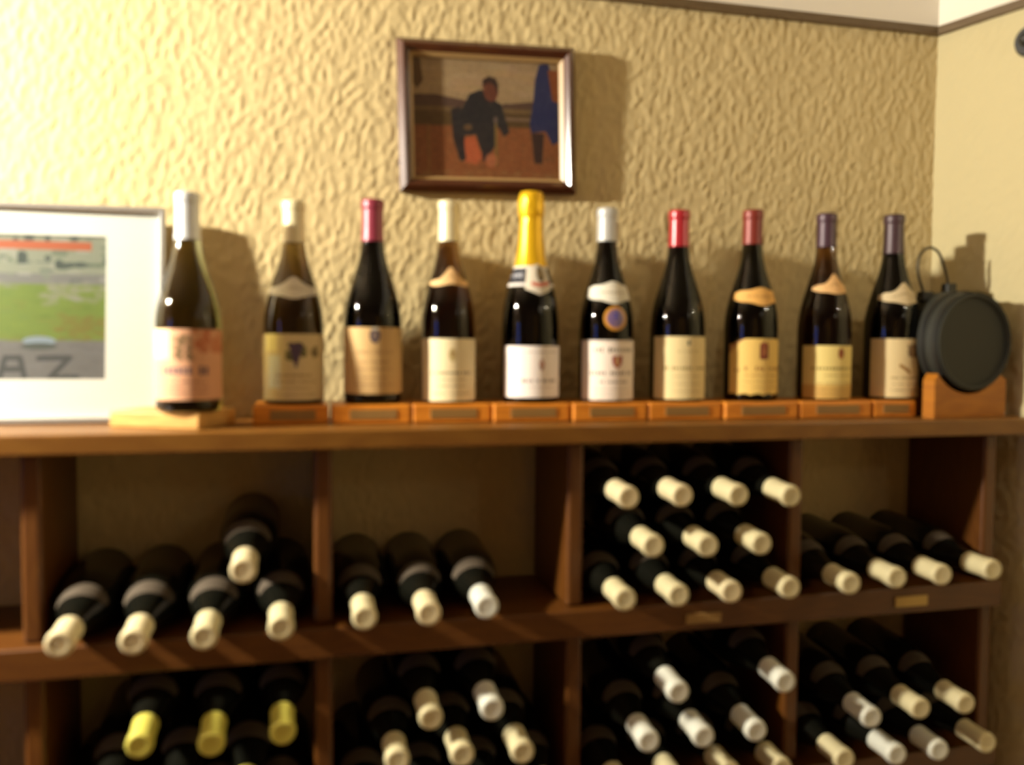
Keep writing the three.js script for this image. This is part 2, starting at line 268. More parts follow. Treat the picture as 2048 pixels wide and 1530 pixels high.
    scribble(x, w * 0.5, h * 0.50, w * 0.8, h * 0.08, css(160, 104, 48), 17); scribble(x, w * 0.5, h * 0.64, w * 0.5, h * 0.04, css(190, 140, 70), 18); for (const y of [0.76, 0.86]) scribble(x, w * 0.5, h * y, w * 0.56, h * 0.03, css(196, 158, 88), 24); },
  redSeal(x, w, h) { paper(x, w, h, 228, 206, 128); blob(x, w * 0.53, h * 0.15, 30, 42, css(168, 104, 48)); blob(x, w * 0.53, h * 0.13, 17, 24, css(136, 62, 36)); scribble(x, w * 0.5, h * 0.40, w * 0.72, h * 0.06, css(140, 112, 52), 17); scribble(x, w * 0.52, h * 0.54, w * 0.4, h * 0.04, css(186, 156, 84), 16);
    x.fillStyle = css(206, 166, 88); x.fillRect(0, h * 0.74, w, h * 0.26); for (const y of [0.70, 0.82, 0.90]) scribble(x, w * 0.5, h * y, w * 0.6, h * 0.03, css(166, 130, 66), 24); },
  vignette(x, w, h) { paper(x, w, h, 222, 200, 150); for (let i = 0; i < 26; i++) blob(x, w * (0.50 + 0.17 * rnd()), h * (0.09 + 0.22 * rnd()), 18, 14, css(116, 88, 56, 0.6)); blob(x, w * 0.585, h * 0.21, 24, 30, css(170, 140, 96));
    for (let i = 0; i < 16; i++) blob(x, w * (0.40 + 0.14 * i / 16), h * (0.44 + 0.12 * i / 16 + 0.03 * rnd()), 14, 9, css(150, 106, 50, 0.7)); x.fillStyle = css(190, 138, 66); x.fillRect(w * 0.78, 0, w * 0.22, h);
    for (const [y, hh] of [[0.64, 0.05], [0.76, 0.03], [0.86, 0.03]]) scribble(x, w * 0.5, h * y, w * 0.44, h * hh, css(166, 138, 92), 20); },
};
const printMat = (draw, w = LW, h = LH, rough = 0.7) => std(0xffffff, rough, { map: canvasTex(w, h, draw) });
const dimmed = (m, k) => { m.color.setScalar(k); return m; };      // darkens a whole print; on the hung one this stands for shade
const neckPrint = (r, g, b) => printMat((x, w, h) => { paper(x, w, h, r, g, b); scribble(x, w * 0.5, h * 0.42, w * 0.5, h * 0.16, css(r * 0.8 | 0, g * 0.76 | 0, b * 0.7 | 0), 12); }, 256, 96);

// ---------- the ten standing bottles ----------
const BASE = T + 0.027;
const dark = glass(0.10, 0.06, 0.045, 0.010), olive = glass(0.40, 0.36, 0.14, 0.036), tawny = glass(0.38, 0.31, 0.17, 0.018), amber = glass(0.40, 0.26, 0.12, 0.020), greenDark = glass(0.16, 0.17, 0.06, 0.013), champ = glass(0.05, 0.06, 0.07, 0.010);
const foil = (r, g, b, rough = 0.42, metal = 0.15) => std(lin(r, g, b), rough, { metalness: metal });
const bump = (s) => Math.exp(-(s * s) / 0.10);
const S = [
  { n: 'wine_bottle', l: 'olive green glass wine bottle with silver capsule and pinkish landscape label beside white framed picture', x: -0.1435, z: -0.071, top: 0.1925, base: T + 0.0225, r: 0.0415, gl: olive, cap: foil(0.62, 0.64, 0.64, 0.38, 0.3), cf: 0.785, lab: 'landscape', lo: 0.055, hi: 0.375, half: 1.42 },
  { x: -0.010, z: -0.125, top: 0.196, r: 0.0412, gl: tawny, l: 'brownish glass wine bottle with cream capsule and label showing a bunch of grapes', cap: foil(0.74, 0.66, 0.40), cf: 0.795, lab: 'grapes', lo: 0.022, hi: 0.345, half: 1.40, neck: { c: [212, 204, 186], lo: 0.535, hi: 0.575, up: 0.05, dn: 0.02, half: 1.45 } },
  { x: 0.0995, z: -0.120, top: 0.2025, r: 0.0412, gl: dark, l: 'dark wine bottle with raspberry pink capsule and tan label with small dark crest', cap: foil(0.26, 0.035, 0.06, 0.36), cf: 0.795, lab: 'crestTan', lo: 0.05, hi: 0.372, half: 1.40 },
  { x: 0.209, z: -0.120, top: 0.2055, r: 0.0392, gl: amber, l: 'brown wine bottle with cream capsule, tan shoulder band and plain cream label', cap: foil(0.74, 0.66, 0.42), cf: 0.80, lab: 'plainCream', lo: 0.012, hi: 0.318, half: 1.35, neck: { c: [222, 180, 122], lo: 0.575, hi: 0.605, up: 0.065, dn: -0.01, half: 1.4 } },
  { n: 'champagne_bottle', x: 0.332, z: -0.115, top: 0.2235, r: 0.0428, gl: champ, pf: pChamp, l: 'champagne bottle with tall golden yellow foil neck and white label', cap: foil(0.85, 0.50, 0.012, 0.32, 0.45), cf: 0.635, wob: 0.05, lab: 'champagne', lo: 0.026, hi: 0.268, half: 1.30 },
  { x: 0.450, z: -0.110, top: 0.2038, r: 0.0410, gl: dark, l: 'dark wine bottle with greyish white capsule, round gold medallion and white shoulder band', cap: foil(0.48, 0.47, 0.44), cf: 0.83, lab: 'shield', lo: 0.012, hi: 0.318, half: 1.38, neck: { c: [220, 214, 196], lo: 0.525, hi: 0.60, up: 0.02, dn: 0.022, half: 1.35 }, medal: true },
  { x: 0.567, z: -0.110, top: 0.206, r: 0.0420, gl: dark, l: 'dark wine bottle with glossy bright red capsule and plain ivory label, no shoulder band', cap: foil(0.40, 0.022, 0.03, 0.28), cf: 0.81, lab: 'ivory', lo: 0.014, hi: 0.338, half: 1.38 },
  { x: 0.690, z: -0.105, top: 0.211, r: 0.0412, gl: greenDark, l: 'dark wine bottle with brick red capsule and arched yellow coat of arms label', cap: foil(0.20, 0.026, 0.016), cf: 0.82, lab: 'coatOfArms', lo: 0.032, hi: 0.325, half: 1.36, arch: true, neck: { c: [226, 172, 90], lo: 0.515, hi: 0.575, up: 0.016, dn: 0.02, half: 1.4 } },
  { x: 0.821, z: -0.105, top: 0.211, r: 0.0415, gl: amber, l: 'brown wine bottle with purple capsule and yellow label with small red seal', cap: foil(0.065, 0.028, 0.042), cf: 0.82, lab: 'redSeal', lo: 0.010, hi: 0.292, half: 1.42, neck: { c: [224, 178, 118], lo: 0.575, hi: 0.615, up: 0.06, dn: 0.01, half: 1.3 } },
  { x: 0.946, z: -0.105, top: 0.2143, r: 0.0425, gl: dark, l: 'dark wine bottle with dull purple brown capsule standing beside the small black barrel', cap: foil(0.06, 0.030, 0.036), cf: 0.79, lab: 'vignette', lo: 0.014, hi: 0.328, half: 1.42, neck: { c: [206, 186, 146], lo: 0.525, hi: 0.575, up: 0.055, dn: 0.015, half: 1.3 } },
];
for (const b of S) {
  const base = b.base ?? BASE, h = b.top - base - 0.001, pf = b.pf ?? pBurg;
  const g = group(b.n ?? 'wine_bottle', b.l, 'bottle', [b.x, base, b.z], 'bottles standing along the top of the rack');
  part(g, 'glass_body', bodyGeo(pf, b.r, h, 0.997), b.gl);
  part(g, 'capsule', capsuleGeo(pf, b.r, h, b.cf, 0.0007, false, b.wob), b.cap);
  part(g, 'label', paperGeo(pf, b.r, h, b.half, (s) => b.lo + (b.arch ? 0.008 * Math.abs(Math.sin(s * 9)) : 0), (s) => b.hi - (b.arch ? 0.03 * smooth(0.45, 1, Math.abs(s)) : 0)), printMat(prints[b.lab]));
  if (b.neck) part(g, 'shoulder_label', paperGeo(pf, b.r, h, b.neck.half, (s) => b.neck.lo - b.neck.dn * bump(s) + 0.012 * smooth(0.6, 1, Math.abs(s)), (s) => b.neck.hi + b.neck.up * bump(s) - 0.012 * smooth(0.7, 1, Math.abs(s))), neckPrint(...b.neck.c));
  if (b.medal) {
    const yc = 0.43, hr = 0.0182, half = hr / b.r, pts = (s) => Math.sqrt(Math.max(0, 1 - s * s)) * hr / h;
    part(g, 'medallion', paperGeo(pf, b.r, h, half, (s) => yc - pts(s), (s) => yc + pts(s), 0.0, 0.0009), printMat((x, w) => {
      x.fillStyle = css(190, 136, 52); x.fillRect(0, 0, w, w); for (let j = 0; j < 40; j++) for (let i = 0; i < 40; i++) { const u = (i + 0.5) / 20 - 1, v = (j + 0.5) / 20 - 1; const k = Math.sqrt(Math.max(0.001, 1 - u * u)), q = Math.hypot(u, v * k); x.fillStyle = q > 0.74 ? css(200, 140, 54) : (Math.sin(i * 1.7) * Math.cos(j * 1.3) > 0.1 ? css(150, 116, 120) : css(86, 78, 140)); x.fillRect(i * w / 40, j * w / 40, w / 40 + 1, w / 40 + 1); }
      x.fillStyle = css(70, 70, 160); x.fillRect(w * 0.44, w * 0.28, w * 0.14, w * 0.26);
    }, 200, 200, 0.4));
  }
  if (b.n === 'champagne_bottle') {
    part(g, 'neck_band', paperGeo(pf, b.r, h, 1.55, () => 0.55, () => 0.645, -0.15, 0.0008), printMat((x, w, hh) => { x.fillStyle = css(24, 24, 34); x.fillRect(0, 0, w, hh); x.fillStyle = css(220, 214, 206); x.fillRect(0, 0, w, hh * 0.10); x.fillRect(0, hh * 0.86, w, hh * 0.14); scribble(x, w * 0.20, hh * 0.34, w * 0.28, hh * 0.24, css(190, 190, 196), 7); }, 400, 120), 'black band with white edges');
    part(g, 'neck_shield', paperGeo(pf, b.r, h, 0.60, (s) => 0.535 - 0.028 * (1 - Math.abs(s)), (s) => 0.655 - 0.02 * Math.abs(s), 0.12, 0.0013, 24, 8), printMat((x, w, hh) => {
      x.fillStyle = css(216, 206, 186); x.fillRect(0, 0, w, hh); blob(x, w * 0.60, hh * 0.32, w * 0.17, hh * 0.26, css(96, 80, 52)); blob(x, w * 0.60, hh * 0.30, w * 0.09, hh * 0.16, css(150, 130, 90)); x.fillStyle = css(186, 62, 36); x.fillRect(w * 0.22, hh * 0.62, w * 0.74, hh * 0.13); scribble(x, w * 0.58, hh * 0.65, w * 0.6, hh * 0.07, css(226, 150, 120), 9);
    }, 256, 200), 'cream shield with red strip');
    const ring = new THREE.TorusGeometry(pf(0.888) * b.r + 0.0012, 0.0012, 8, 40).rotateX(Math.PI / 2).translate(0, 0.888 * h, 0);
    part(g, 'foil_ring', ring, b.cap);
  }
}

// ---------- display blocks ----------
const blk = [[-0.064, 0.037, -0.080], [0.041, 0.149, -0.075], [0.152, 0.264, -0.075], [0.267, 0.381, -0.070], [0.385, 0.500, -0.065], [0.5035, 0.6215, -0.065], [0.625, 0.749, -0.060], [0.753, 0.880, -0.060], [0.884, 0.962, -0.060]];
const under = ['the bottle with the grapes label', 'the bottle with the raspberry pink capsule', 'the plain cream labelled bottle', 'the champagne bottle', 'the bottle with the gold medallion', 'the bottle with the bright red capsule', 'the bottle with the brick red capsule', 'the bottle with the red seal label', 'the bottle beside the black barrel'];
blk.forEach(([a, b, z], i) => {
  const g = group('display_block', `orange wooden display block with front plaque under ${under[i]}`, 'wooden block', [(a + b) / 2, T, z], 'wooden blocks under the standing bottles');
  const w = b - a, d = 0.094;
  part(g, 'block', box(w, 0.0268, d, 'x', 0.003, i * 0.31).translate(0, 0.0134, -d / 2), M.block);
  part(g, 'plaque', box(w * 0.6, 0.0135, 0.0016, 'x', 0.0005).translate(w * 0.02, 0.0136, 0.0003), printMat((x, W, H) => { paper(x, W, H, 138, 104, 52, 8); scribble(x, W * 0.5, H * 0.28, W * 0.8, H * 0.44, css(92, 66, 36), 16); }, 200, 48, 0.55));
});
{
  const g = group('display_block', 'pale wooden block turned at an angle under the olive green bottle with silver capsule', 'wooden block', [-0.146, T, -0.078], 'wooden blocks under the standing bottles');
  g.rotation.y = rad(-24);
  part(g, 'block', box(0.128, 0.0223, 0.094, 'x', 0.003, 0.6).translate(-0.028, 0.01115, -0.012), M.blockPale);
}

// ---------- lying bottles ----------
const LR = 0.0395, LHt = 0.276;
const lieBody = bodyGeo(pBurg, LR, LHt, 0.99, 40).rotateX(Math.PI / 2);
const lieCap = capsuleGeo(pBurg, LR, LHt, 0.815, 0.0009, true).rotateX(Math.PI / 2);
const lieBand = paperGeo(pBurg, LR, LHt, 1.35, (s) => 0.545 + 0.02 * s * s, (s) => 0.635 - 0.03 * s * s, Math.PI, 0.0006, 36, 8).rotateX(Math.PI / 2);
// colour of the capsule, its name in the label
const capMat = { cream: foil(0.66, 0.58, 0.34, 0.5, 0.05), white: foil(0.70, 0.70, 0.60, 0.5, 0.05), yellow: foil(0.62, 0.56, 0.10, 0.5, 0.05), ivory: foil(0.70, 0.60, 0.36, 0.5, 0.05) };
const proto = {};
function lying(color, end, baseAt, label) {     // end = middle of the capsule's face, baseAt = [x, y] of the axis at the back
  const len = LHt + 0.001, e = new THREE.Vector3(...end), bz = end[2] - len * 0.998, b = new THREE.Vector3(baseAt[0], baseAt[1], bz);
  let g;
  if (!proto[color]) {
    g = proto[color] = group('lying_bottle', label, 'bottle', [0, 0, 0], 'bottles lying in the rack');
    part(g, 'glass_body', lieBody, M.lieGlass); part(g, 'capsule', lieCap, capMat[color]); part(g, 'shoulder_label', lieBand, M.band);
  } else { g = proto[color].clone(); g.name = numbered('lying_bottle'); g.userData = { ...g.userData, label }; scene.add(g); }
  const dir = e.clone().sub(b).normalize(); g.quaternion.setFromUnitVectors(new THREE.Vector3(0, 0, 1), dir);
  const p = e.clone().addScaledVector(dir, -len); g.position.set(p.x, p.y + CY, p.z);
}
const R1 = MS + LR + 0.0005, R2 = T2 + LR + 0.0005, up = 0.0695;
const ord = (i, n) => (n === 1 ? 'the only one' : i === 0 ? 'first from the left' : i === n - 1 ? 'last on the right' : i === 1 ? 'second from the left' : 'third from the left');
const binName = ['leftmost', 'second', 'third', 'rightmost'];
function rowOf(tier, bin, rowName, list, baseY) {
  list.forEach(([color, x, y, z, bx], i) => lying(color, [x, y, z], [bx ?? x, baseY], `${color}-capped dark bottle, ${ord(i, list.length)} in ${rowName} of ${tier} tier's ${binName[bin]} compartment`));
}
rowOf('upper', 0, 'bottom row', [['ivory', -0.266, -0.3425, 0.084, -0.272], ['ivory', -0.190, -0.348, 0.077, -0.193], ['cream', -0.113, -0.350, 0.072, -0.112], ['cream', -0.025, -0.348, 0.064, -0.031]], R1);
rowOf('upper', 0, 'top row', [['ivory', -0.0685, -0.2745, 0.066, -0.0715]], R1 + up);
rowOf('upper', 1, 'bottom row', [['cream', 0.0755, -0.3445, 0.058, 0.080], ['ivory', 0.155, -0.342, 0.066, 0.162], ['white', 0.230, -0.339, 0.064, 0.243]], R1);
rowOf('upper', 2, 'bottom row', [['cream', 0.419, -0.3415, 0.064, 0.4315], ['cream', 0.496, -0.3405, 0.064, 0.512], ['ivory', 0.576, -0.3415, 0.062, 0.592], ['cream', 0.668, -0.342, 0.060, 0.674]], R1);
rowOf('upper', 2, 'middle row', [['cream', 0.459, -0.2715, 0.062, 0.472], ['cream', 0.539, -0.2755, 0.062, 0.552], ['cream', 0.625, -0.279, 0.054, 0.633]], R1 + up);
rowOf('upper', 2, 'top row', [['ivory', 0.4305, -0.2085, 0.042, 0.4315], ['ivory', 0.509, -0.2085, 0.043, 0.512], ['cream', 0.594, -0.211, 0.043, 0.594], ['cream', 0.676, -0.215, 0.044, 0.675]], R1 + 2 * up);
rowOf('upper', 3, 'bottom row', [['cream', 0.765, -0.342, 0.060, 0.782], ['cream', 0.843, -0.3385, 0.058, 0.864], ['cream', 0.919, -0.338, 0.060, 0.946], ['cream', 1.010, -0.336, 0.058, 1.024]], R1);
// lower tier
rowOf('lower', 0, 'top row', [['yellow', -0.187, -0.4765, 0.064, -0.193], ['yellow', -0.107, -0.484, 0.062, -0.112], ['yellow', -0.024, -0.482, 0.055, -0.031]], R2 + 2 * up);
rowOf('lower', 0, 'middle row', [['yellow', -0.235, -0.563, 0.052, -0.2325], ['yellow', -0.152, -0.563, 0.052, -0.152], ['yellow', -0.070, -0.563, 0.052, -0.0715]], R2 + up);
rowOf('lower', 0, 'bottom row', [['yellow', -0.270, -0.604, 0.055, -0.272], ['yellow', -0.190, -0.604, 0.055, -0.193], ['yellow', -0.110, -0.604, 0.055, -0.112], ['yellow', -0.030, -0.604, 0.055, -0.031]], R2);
rowOf('lower', 1, 'top row', [['cream', 0.1605, -0.484, 0.050, 0.160], ['white', 0.241, -0.479, 0.052, 0.243]], R2 + 2 * up);
rowOf('lower', 1, 'middle row', [['cream', 0.116, -0.529, 0.062, 0.120], ['cream', 0.200, -0.532, 0.060, 0.2015], ['cream', 0.281, -0.538, 0.058, 0.283]], R2 + up);
rowOf('lower', 1, 'bottom row', [['cream', 0.080, -0.604, 0.055, 0.080], ['cream', 0.160, -0.604, 0.055, 0.162], ['cream', 0.240, -0.604, 0.055, 0.243], ['cream', 0.322, -0.604, 0.055, 0.324]], R2);
rowOf('lower', 2, 'top row', [['white', 0.502, -0.4785, 0.056, 0.512], ['white', 0.661, -0.475, 0.064, 0.674]], R2 + 2 * up);
rowOf('lower', 2, 'middle row', [['white', 0.456, -0.539, 0.063, 0.472], ['white', 0.539, -0.543, 0.060, 0.552], ['white', 0.621, -0.544, 0.058, 0.633]], R2 + up);
rowOf('lower', 2, 'bottom row', [['cream', 0.424, -0.608, 0.055, 0.4315], ['cream', 0.502, -0.604, 0.055, 0.512], ['cream', 0.582, -0.600, 0.055, 0.592], ['cream', 0.664, -0.604, 0.055, 0.674]], R2);
rowOf('lower', 3, 'upper row', [['white', 0.804, -0.541, 0.062, 0.823], ['cream', 0.886, -0.535, 0.063, 0.905], ['cream', 0.969, -0.5375, 0.058, 0.985]], R2 + up);
rowOf('lower', 3, 'bottom row', [['cream', 0.764, -0.6005, 0.058, 0.782], ['white', 0.850, -0.602, 0.060, 0.864], ['white', 0.921, -0.602, 0.062, 0.946], ['cream', 1.012, -0.6035, 0.056, 1.024]], R2);

// ---------- hung picture ----------
function rail(len, prof, mat, parent, name, rot, half) {   // one mitred side of a frame: profile [across from outer edge, depth]
  const n = prof.length, pos = [], idx = [];
  for (const e of [0, 1]) for (const [u, d] of prof) pos.push(e ? len / 2 - u : -len / 2 + u, half - u, d);
  for (let i = 0; i < n; i++) { const j = (i + 1) % n; idx.push(i, j, n + i, j, n + j, n + i); }
  for (let i = 1; i < n - 1; i++) { idx.push(0, i + 1, i, n, n + i, n + i + 1); }
  let g = new THREE.BufferGeometry(); g.setAttribute('position', new THREE.Float32BufferAttribute(pos, 3)); g.setIndex(idx); g = g.toNonIndexed();
  // face outwards: flip if the signed volume is negative
  const P = g.attributes.position.array; let vol = 0; const a = new THREE.Vector3(), b = new THREE.Vector3(), c = new THREE.Vector3();
  for (let i = 0; i < P.length; i += 9) { a.fromArray(P, i); b.fromArray(P, i + 3); c.fromArray(P, i + 6); vol += a.dot(b.cross(c)); }
  if (vol < 0) for (let i = 0; i < P.length; i += 9) for (let k = 0; k < 3; k++) { const t = P[i + 3 + k]; P[i + 3 + k] = P[i + 6 + k]; P[i + 6 + k] = t; }
  g.computeVertexNormals(); grainUV(g, 'x', rot); g.rotateZ(rot); return part(parent, name, g, mat);
}
function mitred(parent, w, h, prof, mat, name) { for (let k = 0; k < 4; k++) rail(k % 2 ? h : w, prof, mat, parent, name, -k * Math.PI / 2, k % 2 ? w / 2 : h / 2); }
{
  const g = group('framed_photo', 'small brown framed photograph of a crouching man hung above the bottles', 'picture frame', [0.284, 0.3485, ZW + 0.0025]);
  g.rotation.z = rad(1.65); g.rotation.x = rad(1.0);
  const w = 0.281, h = 0.229;
  mitred(g, w, h, [[0, 0], [0, 0.0150], [0.0072, 0.0225], [0.0095, 0.0240], [0.012, 0.0235], [0.016, 0.019], [0.019, 0.0165], [0.019, 0]], M.frame, 'frame_rail');
  mitred(g, w - 0.036, h - 0.036, [[0, 0.004], [0, 0.0163], [0.0012, 0.0165], [0.0062, 0.0105], [0.0062, 0.004]], M.slip, 'frame_slip');
  part(g, 'backing_board', new THREE.BoxGeometry(w - 0.03, h - 0.03, 0.004).translate(0, 0, 0.003), M.trim);
  const draw = (x, W, H) => {
    x.fillStyle = css(196, 166, 124); x.fillRect(0, 0, W, H * 0.36); for (let i = 0; i < 90; i++) blob(x, rnd() * W, rnd() * H * 0.3, 40 + 50 * rnd(), 8 + 12 * rnd(), css(206 + 16 * rnd() | 0, 176 + 14 * rnd() | 0, 128 + 20 * rnd() | 0, 0.3));
    x.fillStyle = css(104, 76, 64); x.beginPath(); x.moveTo(0, H * 0.31); x.lineTo(W * 0.15, H * 0.305); x.lineTo(W * 0.38, H * 0.35); x.lineTo(W * 0.6, H * 0.37); x.lineTo(W * 0.78, H * 0.34); x.lineTo(W, H * 0.33); x.lineTo(W, H * 0.5); x.lineTo(0, H * 0.5); x.fill();
    x.fillStyle = css(140, 112, 70); x.fillRect(0, H * 0.405, W, H * 0.035); x.fillStyle = css(104, 78, 38); x.fillRect(0, H * 0.445, W, H * 0.12); x.fillStyle = css(150, 120, 96); x.fillRect(W * 0.6, H * 0.475, W * 0.2, H * 0.03);
    x.fillStyle = css(166, 98, 52); x.fillRect(0, H * 0.56, W, H * 0.44);
    for (let i = 0; i < 420; i++) { const y = H * (0.56 + 0.44 * rnd()); x.fillStyle = [css(190, 112, 70, 0.35), css(146, 82, 36, 0.4), css(184, 130, 78, 0.3), css(120, 86, 46, 0.3)][i % 4]; x.fillRect(rnd() * W, y, 6 + 26 * rnd(), 3 + 10 * rnd()); }
    for (let i = 0; i < 120; i++) { x.fillStyle = css(178, 142, 88, 0.45); x.fillRect(rnd() * W, H * (0.92 + 0.08 * rnd()), 20 + 40 * rnd(), 5); }
    x.fillStyle = css(170, 120, 62); x.fillRect(W * 0.095, H * 0.55, W * 0.016, H * 0.42);
    x.fillStyle = css(112, 80, 36); x.beginPath(); x.moveTo(0, 0); x.lineTo(W * 0.055, 0); x.lineTo(W * 0.075, H * 0.2); x.lineTo(W * 0.03, H * 0.27); x.lineTo(0, H * 0.2); x.fill();
    const grain = () => { for (let i = 0; i < 5200; i++) { const k = rnd() < 0.5 ? 0 : 255; x.fillStyle = css(k, k * 0.9 | 0, k * 0.7 | 0, 0.05 + 0.05 * rnd()); x.fillRect(rnd() * W, rnd() * H, 4 + 9 * rnd(), 4 + 9 * rnd()); } };
    // crouching man in a dark jacket, from behind and to the side
    const poly = (c, p) => { x.fillStyle = c; x.beginPath(); p.forEach(([u, v], i) => (i ? x.lineTo(u * W, v * H) : x.moveTo(u * W, v * H))); x.closePath(); x.fill(); };
    poly(css(220, 110, 66), [[0.34, 0.66], [0.41, 0.64], [0.46, 0.82], [0.42, 0.88], [0.34, 0.86]]);
    poly(css(40, 34, 42), [[0.255, 0.42], [0.31, 0.40], [0.36, 0.48], [0.34, 0.70], [0.35, 0.84], [0.31, 0.86], [0.265, 0.66]]);
    poly(css(38, 38, 46), [[0.34, 0.40], [0.38, 0.29], [0.46, 0.25], [0.55, 0.33], [0.60, 0.38], [0.625, 0.5], [0.65, 0.60], [0.61, 0.64], [0.575, 0.56], [0.55, 0.60], [0.55, 0.72], [0.48, 0.84], [0.45, 0.75], [0.42, 0.63], [0.34, 0.64], [0.28, 0.6], [0.28, 0.46]]);
    poly(css(44, 32, 44), [[0.46, 0.76], [0.51, 0.74], [0.49, 0.86], [0.46, 0.84]]); blob(x, W * 0.365, H * 0.57, W * 0.03, H * 0.025, css(120, 88, 56));
    blob(x, W * 0.525, H * 0.25, W * 0.052, H * 0.10, css(126, 66, 48)); poly(css(60, 38, 34), [[0.468, 0.24], [0.47, 0.17], [0.51, 0.135], [0.56, 0.15], [0.578, 0.21], [0.57, 0.29], [0.555, 0.22], [0.52, 0.19], [0.49, 0.2]]);
    x.fillStyle = css(150, 122, 62); x.fillRect(W * 0.548, H * 0.51, W * 0.017, H * 0.38); blob(x, W * 0.555, H * 0.50, W * 0.016, H * 0.03, css(130, 110, 100)); blob(x, W * 0.52, H * 0.84, W * 0.04, H * 0.06, css(214, 126, 88, 0.8));
    // person in a blue coat at the edge
    poly(css(34, 48, 108), [[0.86, 0.02], [0.92, 0.0], [0.96, 0.12], [1, 0.3], [1, 0.66], [0.95, 0.7], [0.9, 0.58], [0.80, 0.60], [0.79, 0.52], [0.815, 0.35], [0.83, 0.15]]);
    poly(css(160, 84, 36), [[0.92, 0.06], [1, 0.06], [1, 0.34], [0.95, 0.32]]); poly(css(60, 34, 34), [[0.80, 0.60], [0.89, 0.6], [0.875, 0.86], [0.82, 0.86]]); grain();
  };
  part(g, 'photo_print', new THREE.PlaneGeometry(w - 0.046, h - 0.046).translate(0, 0, 0.0055), dimmed(printMat(draw, 900, 700, 0.5), 0.62));  // shade over this print is put into its darker colour
  part(g, 'glass_pane', new THREE.BoxGeometry(w - 0.044, h - 0.044, 0.0015).translate(0, 0, 0.008), M.pane);
}
